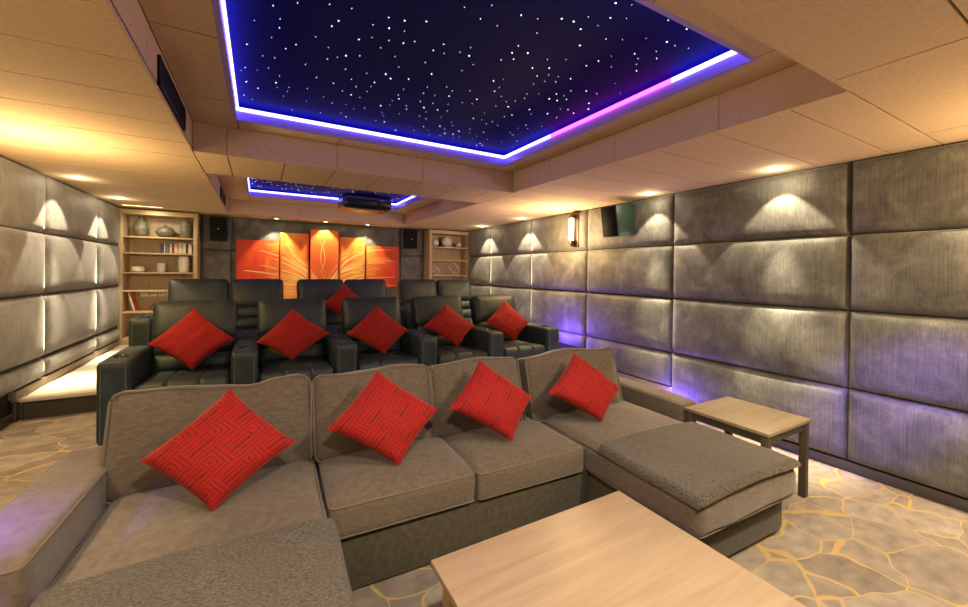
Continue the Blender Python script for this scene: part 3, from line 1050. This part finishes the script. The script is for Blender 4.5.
obj('front_grille', bm, 'black_plastic', pr)
bm = B(); box(bm, .27, .29, .0, .012, .09, .097); obj('badge', bm, 'white_trim', pr)
bm = B(); lathe(bm, [(.025, .17), (.025, ZP - 2.40 - .012)], 0, .2, 0, 14); box(bm, -.16, .12, .06, .30, .198, .225, .004); tube(bm, [(-.13, .10, .22), (-.02, .2, .30)], .012); tube(bm, [(.10, .10, .22), (.02, .2, .30)], .012); lathe(bm, [(.09, ZP - 2.40 - .025), (.09, ZP - 2.40 - .001)], 0, .2, 0, 20)
obj('ceiling_mount', bm, 'black_plastic', pr)

# ------------------------------------------------------------------ cinema recliners
def leather_arm(bm, x, w, d=0.76, h=0.64):
    softbox(bm, x, d / 2, h / 2, w, d, h, .035, 16, (.0, .0, .006))

def cup_holder(parent, x, y, z):
    bm = B(); lathe(bm, [(0.0, .002), (.034, .002), (.040, .008), (.047, .008), (.050, .001), (.050, -.004)], x, y, z, 20, cap=False)
    return obj('cup_holder', bm, 'cup_holder_black', parent)

def make_recliner(label, group, sw, loc, hx=.022):
    t = thing('cinema_recliner', label, 'recliner', loc, 0, group)
    mbox('base', 'black_plastic', t, -sw / 2 + .01, sw / 2 - .01, .10, .82, 0, .24, r=.01)
    bm = B(); softbox(bm, 0, .065, .225, sw - .015, .11, .27, .03, 14, (0, .012, 0), grooves=(-sw / 6, sw / 6)); obj('footrest', bm, 'black_leather', t)
    bm = B(); softbox(bm, 0, .318, .332, sw - .01, .64, .15, .045, 16, (0, .01, .02), grooves=(-sw / 6, sw / 6), wob=.004, hfun=lambda a, b, c: .028 * max(0, -b) * max(0, c)); s = obj('seat_cushion', bm, 'black_leather', t)
    bm = B()
    for g in (-sw / 6, sw / 6):
        for dx in (-.013, .013):
            tube(bm, [(g + dx, .03, .421), (g + dx, .15, .432), (g + dx, .40, .424)], .0018, 5)
    obj('stitching', bm, 'leather_stitch', s)
    tilt = math.radians(-17)
    piv = Vector((0, .60, .42))
    for nm, z0, z1, dd, yo in (('lumbar_pad', .40, .57, .17, .0), ('middle_pad', .555, .72, .155, .012), ('headrest', .70, 1.075, .19, -.015)):
        bm = B()
        vs = softbox(bm, 0, .60 + dd / 2 + yo, (z0 + z1) / 2, sw - (.03 if nm != 'headrest' else -hx), dd, z1 - z0, .045, 16, (0.0, .03, .008), wob=.005, seed=z0 * 9)
        rot_about(vs, tilt, 'X', piv)
        o = obj(nm, bm, 'black_leather', t)
        if nm == 'headrest':
            bm = B()
            hw = (sw + hx) / 2 - .018
            vs = tube(bm, [(-hw, .60 + dd / 2 + yo - .03, z1 - .012), (-hw * .5, .60 + dd / 2 + yo - .04, z1 - .001), (0, .60 + dd / 2 + yo - .04, z1 + .003), (hw * .5, .60 + dd / 2 + yo - .04, z1 - .001), (hw, .60 + dd / 2 + yo - .03, z1 - .012)], .004, 6)
            rot_about(vs, tilt, 'X', piv)
            obj('piping', bm, 'black_leather', o)
    bm = B(); vs = box(bm, -sw / 2 + .03, sw / 2 - .03, .75, .84, .20, .95, .03); rot_about(vs, tilt, 'X', piv); obj('back_shell', bm, 'black_leather', t)
    return t

def add_arm(t, x, w, h=0.64):
    bm = B(); leather_arm(bm, x, w, h=h); a = obj('arm', bm, 'black_leather', t)
    cup_holder(a, x, .20, h + .004)
    bm = B()
    for s in (-1, 1):
        tube(bm, [(x + s * (w / 2 - .030), -.0005, .03), (x + s * (w / 2 - .030), -.0012, h * .5), (x + s * (w / 2 - .030), -.0005, h - .035)], .0018, 5)
    obj('stitching', bm, 'leather_stitch', a)
    return a

AW = 0.205
PITCH = 0.86
Y1 = 4.02
FR = ['black leather recliner at the left end of the front recliner row, red cushion on it', 'black leather recliner second from left in the front recliner row',
      'black leather recliner in the middle of the front recliner row', 'black leather recliner second from right in the front recliner row', 'black leather recliner at the right end of the front row by the padded wall']
proto = make_recliner(FR[0], 'front row of black recliners', PITCH - AW, (-0.54, Y1, Z1))
add_arm(proto, -PITCH / 2, AW)
last = proto
for k in range(1, 5):
    last = dup(proto, (-0.54 + PITCH * k, Y1, Z1), FR[k])
add_arm(last, PITCH / 2, AW)
# back row: three pairs
Y2 = 5.27
RR = ['black recliner at the left end of the back row by the left bookcase', 'black recliner in the back row, second from left, below the left canvases',
      'black recliner in the back row below the middle canvas, left of a tucked red cushion', 'black recliner in the back row below the right canvases, right of a tucked red cushion',
      'black recliner in the back row, left one of the pair by the right bookcase', 'black recliner at the right end of the back row by the right wall']
SW2 = 0.628
px = [-0.655, -0.025, 0.762, 1.392, 2.222, 2.852]
A2 = 0.15
proto2 = make_recliner(RR[0], 'back row of black recliners', SW2, (px[0], Y2, Z2), -.012)
others = [proto2] + [dup(proto2, (px[k], Y2, Z2), RR[k]) for k in range(1, 6)]
for k, s, aw in ((0, -1, .19), (1, 1, A2), (4, -1, A2), (5, 1, .19)):
    add_arm(others[k], s * (SW2 / 2 + aw / 2 + .003), aw)

# ------------------------------------------------------------------ sectional sofa (slightly turned to the room)
SOFA_LOC = Vector((1.0, 1.925, 0))
SOFA_ROT = -0.035
sofa = thing('sectional_sofa', 'large taupe linen U-shaped sectional sofa with two chaises in front', 'sofa', SOFA_LOC, SOFA_ROT)
LIN = 'sofa_linen'
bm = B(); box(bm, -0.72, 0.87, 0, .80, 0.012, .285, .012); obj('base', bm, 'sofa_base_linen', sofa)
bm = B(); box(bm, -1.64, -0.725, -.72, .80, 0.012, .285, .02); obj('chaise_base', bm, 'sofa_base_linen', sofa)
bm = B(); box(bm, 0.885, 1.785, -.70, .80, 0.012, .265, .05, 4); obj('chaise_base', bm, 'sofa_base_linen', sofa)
bm = B(); softbox(bm, 0.02, .74, .36, 3.26, .22, .70, .05, 22); obj('back_frame', bm, LIN, sofa)

def piping_rect(x0, x1, y0, y1, z, r=.03, rad=.006, sag=0):
    pts = []
    for cx, cy, a0 in ((x1 - r, y1 - r, 0), (x0 + r, y1 - r, 90), (x0 + r, y0 + r, 180), (x1 - r, y0 + r, 270)):
        for k in range(5):
            a = math.radians(a0 + k * 22.5)
            pts.append((cx + r * math.cos(a), cy + r * math.sin(a), z))
    return pts

def seat(x0, x1, y0, y1, z0, z1, name, crown=.035, seed=1):
    bm = B()
    softbox(bm, (x0 + x1) / 2, (y0 + y1) / 2, (z0 + z1) / 2, x1 - x0, y1 - y0, z1 - z0, .055 if 'chaise' in name else .028, 22, (.006, .008, crown), wob=.007, seed=seed)
    o = obj(name, bm, LIN, sofa)
    pi_ = .010 if 'chaise' in name else 0
    bm = B()
    tube(bm, piping_rect(x0 + .003 + pi_, x1 - .003 - pi_, y0 + .002 + pi_, y1, z1 - .012 - pi_ * .3, .03 + pi_ * 2), .0055, 6, True)
    tube(bm, piping_rect(x0 + .003 + pi_, x1 - .003 - pi_, y0 + .002 + pi_, y1, z0 + .012 + pi_ * .3, .03 + pi_ * 2), .0045, 6, True)
    obj('piping', bm, 'sofa_piping', o)
    return o
seat(-0.715, 0.043, -.03, .62, .288, .455, 'seat_cushion', seed=1)
seat(0.055, 0.815, -.03, .62, .283, .445, 'seat_cushion', seed=2)
seat(-1.625, -0.728, -.79, .62, .288, .468, 'chaise_cushion', .03, seed=3)
seat(0.838, 1.768, -.778, .62, .268, .455, 'chaise_cushion', .03, seed=4)

def arm(x0, x1, y0, y1, h, seed):
    bm = B()
    softbox(bm, (x0 + x1) / 2, (y0 + y1) / 2, h / 2 + .006, x1 - x0, y1 - y0, h - .012, .03, 18, (0, .006, .008), wob=.006, seed=seed)
    o = obj('arm', bm, LIN, sofa)
    bm = B()
    tube(bm, piping_rect(x0 + .006, x1 - .006, y0 + .006, y1 - .006, h - .014), .005, 6, True)
    obj('piping', bm, 'sofa_piping', o)
arm(-1.880, -1.632, -.20, .85, .612, 5)
arm(1.797, 2.000, .01, .85, .565, 6)

def back_cushion(x0, x1, z0, z1, seed, hf=None, d=.20, y=.455):
    """knife-edge back cushion, leaning; piped round its front edge"""
    bm = B()
    w, h = x1 - x0, z1 - z0
    vs = softbox(bm, 0, d / 2, h / 2, w, d, h, .042, 20, (.0, .045, .012), wob=.010, seed=seed, hfun=hf)
    pts = []
    r = .05
    for cx, cz, a0 in ((w / 2 - r, h - r, 0), (-w / 2 + r, h - r, 90), (-w / 2 + r, r, 180), (w / 2 - r, r, 270)):
        for k in range(6):
            a = math.radians(a0 + k * 18)
            pts.append((cx + (r + .0) * math.cos(a) , .012, cz + r * math.sin(a) - .006))
        if a0 == 0:
            for k in range(1, 12):
                pts.append((w / 2 - r - (w - 2 * r) * k / 12, .012, h - .006))
    if hf:
        pts = [(p[0], p[1], p[2] + hf(p[0] / (w / 2), -.6, min(1, p[2] / (h / 2) - 1))) for p in pts]
    nb = [Vector(p) for p in pts]
    for p in nb:
        p += noise.noise_vector(Vector((p.x * 5 + seed, (p.y - d / 2) * 5 - seed, (p.z - h / 2) * 5 + 2 * seed))) * .010
    M = Matrix.Translation((( x0 + x1) / 2, y, z0)) @ Matrix.Rotation(math.radians(-17), 4, 'X')
    xform(vs, M)
    o = obj('back_cushion', bm, LIN, sofa)
    bm = B()
    vs = tube(bm, nb, .007, 6, True)
    xform(vs, M)
    obj('piping', bm, 'sofa_piping', o)
def wave(a, b, c):
    xs = [-1.2, -1, -.5, 0, .35, .6, .85, 1, 1.2]
    ys = [.024, .024, .010, -.004, -.024, .004, .020, .010, .008]
    for k in range(8):
        if xs[k] <= a <= xs[k + 1]:
            t = (a - xs[k]) / (xs[k + 1] - xs[k])
            t = t * t * (3 - 2 * t)
            return (ys[k] + (ys[k + 1] - ys[k]) * t) * max(0, c) ** 2
    return 0
back_cushion(-1.655, -0.755, .462, .945, 11, wave)
back_cushion(-0.738, -0.022, .458, .945, 12, lambda a, b, c: .008 * math.sin(4 * a) * max(0, c) ** 2 + .006 * a * max(0, c) ** 2)
back_cushion(-0.005, 0.695, .455, .940, 13, lambda a, b, c: .008 * math.sin(3 * a + 1) * max(0, c) ** 2)
back_cushion(0.765, 1.675, .455, .938, 14, lambda a, b, c: (.014 * math.sin(4.5 * a + 1.8) + .006 * a) * max(0, c) ** 2)

# throws over the chaise ends
def throw(name, label, x0, x1, y0, y1, z, hang, seed):
    """woven blanket: a draped sheet with hem overhang per side (x0, x1, y0, y1)"""
    bm = B()
    n, m = 46, 40
    hx0, hx1, hy0, hy1 = hang
    top, bot = [], []
    th = .012
    def drape(s, lo, hi, h0, h1):
        # arc position s in [lo-h0, hi+h1] -> (coordinate, drop)
        r = .03
        if s < lo:
            k = lo - s
            return (lo - min(k, r) * .8, max(0, k - r * .3))
        if s > hi:
            k = s - hi
            return (hi + min(k, r) * .8, max(0, k - r * .3))
        return (s, 0)
    grid = []
    for i in range(n + 1):
        row = []
        for j in range(m + 1):
            sx = x0 - hx0 + (x1 - x0 + hx0 + hx1) * i / n
            sy = y0 - hy0 + (y1 - y0 + hy0 + hy1) * j / m
            X, d1 = drape(sx, x0, x1, hx0, hx1)
            Y, d2 = drape(sy, y0, y1, hy0, hy1)
            zz = z + .014 * max(0, 1 - ((X - (x0 + x1) / 2) / ((x1 - x0) / 2)) ** 2) * 1.2 - max(d1, d2) if True else z
            nz = noise.noise(Vector((sx * 4 + seed, sy * 4, seed))) * .007 + noise.noise(Vector((sx * 13 + seed, sy * 13, seed))) * .003
            if max(d1, d2) > .001:
                X += nz * .8 * (1 if d1 > d2 else 0)
                Y += nz * .8 * (1 if d2 >= d1 else 0)
            else:
                zz += abs(nz)
            row.append(Vector((X, Y, zz)))
        grid.append(row)
    V = [[bm.verts.new(p) for p in row] for row in grid]
    for i in range(n):
        for j in range(m):
            bm.faces.new((V[i][j], V[i + 1][j], V[i + 1][j + 1], V[i][j + 1]))
    bmesh.ops.recalc_face_normals(bm, faces=bm.faces)
    g = bmesh.ops.solidify(bm, geom=list(bm.faces), thickness=-th)
    o = obj(name, bm, 'tweed_throw', None, ang=1.4)
    o.location = SOFA_LOC
    o.rotation_euler = (0, 0, SOFA_ROT)
    return tag(o, label, 'throw blanket', 'tweed throws on the chaises')
throw('throw_blanket', 'grey tweed throw over the end of the right chaise beside the side table', .864, 1.732, -.762, -.125, .4775, (.045, .02, .035, 0), 3)
throw('throw_blanket', 'grey tweed throw draped over the left chaise nearest the camera', -1.60, -.735, -.785, -.175, .489, (0, .36, .10, 0), 8)

# ------------------------------------------------------------------ scatter cushions (corner points lie in the cushion's own leaning plane)
def pillow(label, c, q, tilt, rot, group, th=.075):
    """q = four corners (top, left, bottom, right) in the cushion plane"""
    bm = B()
    n = 22
    uvl = bm.loops.layers.uv.new('UVMap')
    T_, L_, Bt, R_ = [Vector(p) for p in q]
    sides = []
    seed = random.random() * 30
    vmap = {}
    for sgn in (1, -1):
        grid = []
        for i in range(n + 1):
            row = []
            for j in range(n + 1):
                u, v = i / n, j / n
                a, b_ = 2 * u - 1, 2 * v - 1
                # sides pulled in between pointed corners
                ua = a * (1 - .055 * (1 - b_ * b_) * abs(a) ** 2)
                vb = b_ * (1 - .055 * (1 - a * a) * abs(b_) ** 2)
                uu, vv = (ua + 1) / 2, (vb + 1) / 2
                p = T_ * (1 - uu) * (1 - vv) + R_ * uu * (1 - vv) + Bt * uu * vv + L_ * (1 - uu) * vv
                edge = (1 - a * a) * (1 - b_ * b_)
                hgt = th * max(0, edge) ** .42
                if 0 < i < n and 0 < j < n:
                    hgt += (.006 + .008 * (a * b_) ** 2) * noise.noise(Vector((a * 3 + seed, b_ * 3, sgn))) + .006 * noise.noise(Vector((a * 7 + seed, b_ * 7, sgn)))
                    hgt = max(hgt, .004)
                    key = (i, j, sgn)
                else:
                    hgt = 0
                    key = (i, j)
                if key not in vmap:
                    vmap[key] = bm.verts.new((p.x, -sgn * hgt, p.y))
                row.append((vmap[key], (u, v)))
            grid.append(row)
        for i in range(n):
            for j in range(n):
                cs = [grid[i][j], grid[i + 1][j], grid[i + 1][j + 1], grid[i][j + 1]]
                if sgn < 0:
                    cs.reverse()
                f = bm.faces.new([k[0] for k in cs])
                for lp, k in zip(f.loops, cs):
                    lp[uvl].uv = k[1]
    o = obj('scatter_cushion', bm, 'red_cut_velvet', None, ang=1.2)
    o.location = c
    o.rotation_euler = Euler((-tilt, 0, rot), 'XYZ')
    return tag(o, label, 'cushion', group)
G1 = 'red cushions on the sofa'
G2 = 'red cushions on the front recliners'
R_ = math.radians
pillow('large red maze-patterned cushion on the left chaise of the sofa', (-0.143, 2.172, 0.724), [(0.015, 0.273), (-0.297, 0.003), (-0.022, -0.251), (0.304, -0.024)], R_(30), -.035, G1)
pillow('red maze-patterned cushion on the left middle seat of the sofa', (0.63, 2.205, 0.726), [(-0.029, 0.271), (-0.316, -0.011), (0.036, -0.26), (0.309, 0.001)], R_(30), -.035, G1)
pillow('red maze-patterned cushion on the right middle seat of the sofa', (1.318, 2.177, 0.725), [(-0.039, 0.274), (-0.311, -0.003), (0.059, -0.26), (0.291, -0.011)], R_(30), -.035, G1)
pillow('red maze-patterned cushion on the right chaise, in front of the sofa arm', (2.087, 2.140, 0.711), [(-0.006, 0.272), (-0.341, 0.01), (0.033, -0.244), (0.314, -0.038)], R_(30), -.035, G1)
pillow('red cushion on the front-row recliner at the left end', (-0.53, 4.479, 0.897), [(-0.007, 0.304), (-0.323, -0.014), (0.007, -0.277), (0.324, -0.013)], R_(22), 0, G2)
pillow('red cushion on the front-row recliner second from left', (0.302, 4.425, 0.885), [(-0.005, 0.286), (-0.327, -0.041), (-0.017, -0.248), (0.35, 0.003)], R_(22), 0, G2)
pillow('red cushion on the middle front-row recliner', (1.162, 4.397, 0.888), [(-0.011, 0.289), (-0.35, -0.009), (0.03, -0.267), (0.33, -0.012)], R_(22), 0, G2)
pillow('red cushion on the front-row recliner second from right', (2.057, 4.452, 0.891), [(-0.028, 0.279), (-0.355, 0.008), (0.053, -0.27), (0.329, -0.016)], R_(22), 0, G2)
pillow('red cushion on the front-row recliner at the right end', (2.915, 4.466, 0.891), [(0.005, 0.298), (-0.358, 0.01), (0.028, -0.271), (0.325, -0.037)], R_(22), 0, G2)
pillow('red cushion tucked between two back-row recliners, half hidden by the front row', (1.03, 5.70, 1.10), [(0.0, 0.28), (-0.29, 0.0), (0.0, -0.28), (0.29, 0.0)], R_(20), 0, 'red cushion on the back row')

# ------------------------------------------------------------------ tables
def table(name, label, x0, x1, y0, y1, h, top_t, leg, inset, topm, legm, apron_h, cat):
    t = thing(name, label, cat, ((x0 + x1) / 2, (y0 + y1) / 2, 0))
    w, d = (x1 - x0) / 2, (y1 - y0) / 2
    mbox('tabletop', topm, t, -w, w, -d, d, h - top_t, h, r=.003)
    for sx in (-1, 1):
        for sy in (-1, 1):
            xx = sorted((sx * (w - inset), sx * (w - inset - leg)))
            yy = sorted((sy * (d - inset), sy * (d - inset - leg)))
            mbox('leg', legm, t, xx[0], xx[1], yy[0], yy[1], 0, h - top_t, r=.003)
    i = inset + leg / 2
    bm = B()
    for s in (-1, 1):
        box(bm, -w + inset + leg, w - inset - leg, s * (d - i) - .011, s * (d - i) + .011, h - top_t - apron_h, h - top_t)
        box(bm, s * (w - i) - .011, s * (w - i) + .011, -d + inset + leg, d - inset - leg, h - top_t - apron_h, h - top_t)
    obj('apron', bm, legm, t)
    return t
table('coffee_table', 'pale oak coffee table standing in the U of the sofa', .575, 1.595, .28, 1.402, .45, .026, .055, .035, 'pale_oak_top', 'pale_oak_top', .06, 'coffee table')
table('side_table', 'small oak side table with dark legs between right chaise and padded wall', 2.800, 3.375, 1.275, 1.848, .55, .024, .045, .008, 'side_table_oak', 'table_leg_oak', .055, 'side table')

# ------------------------------------------------------------------ blue floor lamps along the walls, plus added wash spots
def blue_uplight(x, y, z, label):
    t = thing('blue_uplight', label, 'floor light', (x, y, z), 0, 'small blue uplights along the skirting')
    bm = B(); lathe(bm, [(0.028, 0), (.03, .004), (.03, .03), (.026, .036), (.0, .036)], n=16, cap=False); obj('housing', bm, 'black_plastic', t)
    bm = B(); lathe(bm, [(0.0, .0365), (.02, .0365), (.02, .038), (0, .039)], n=16, cap=False); obj('lens', bm, 'blue_lamp', t)
    return t
bu = blue_uplight(3.985, 2.765, 0.0, 'small blue uplight at the step against the right wall')
dup(bu, (3.975, 4.55, Z1), 'small blue uplight beside the right-end recliner against the right wall')
BLUE = (0.22, 0.10, 1.0)
point(3.93, 2.72, 0.16, 9.0, BLUE, .03)
point(3.80, 4.55, 0.62, 22, BLUE, .10)
spot(2.6, -0.6, ZS - .02, 4.08, 1.10, 0.60, 620, 20, 1.0, BLUE, .05)  # added blue spot without a fixture, washes the right wall
spot(-1.76, 1.25, 1.35, -0.97, 1.95, 0.48, 330, 30, 1.0, BLUE, .05)  # added blue spot without a fixture, tints the left sofa arm

# ------------------------------------------------------------------ camera
cam = bpy.data.cameras.new('camera')
cam.sensor_width = 36.0
cam.lens = 396.04 / 968 * 36.0
cam.shift_y = -(303.5 - 274.593) / 968
co = bpy.data.objects.new('camera', cam)
COL.objects.link(co)
yaw, pit, rol = .5151, -.006, .0123
F = Vector((math.sin(yaw) * math.cos(pit), math.cos(yaw) * math.cos(pit), math.sin(pit)))
Rv = Vector((math.cos(yaw), -math.sin(yaw), 0))
U = Rv.cross(F)
R2 = Rv * math.cos(rol) + U * math.sin(rol)
U2 = U * math.cos(rol) - Rv * math.sin(rol)
M = Matrix((R2, U2, -F)).transposed().to_4x4()
M.translation = Vector((0, 0, 1.55))
co.matrix_world = M
cam.clip_start = 0.02
SC.camera = co

w = bpy.data.worlds.new('world')
SC.world = w
w.use_nodes = True
w.node_tree.nodes['Background'].inputs[0].default_value = (0.02, 0.018, 0.016, 1)
SC.view_settings.view_transform = 'Standard'
SC.view_settings.look = 'None'
SC.view_settings.gamma = 1.0
SC.view_settings.exposure = 0.72
SC.view_settings.use_curve_mapping = False
try:
    SC.cycles.use_denoising = True
    SC.cycles.max_bounces = 10
    SC.cycles.diffuse_bounces = 6
    SC.cycles.sample_clamp_indirect = 4.0
except Exception:
    pass
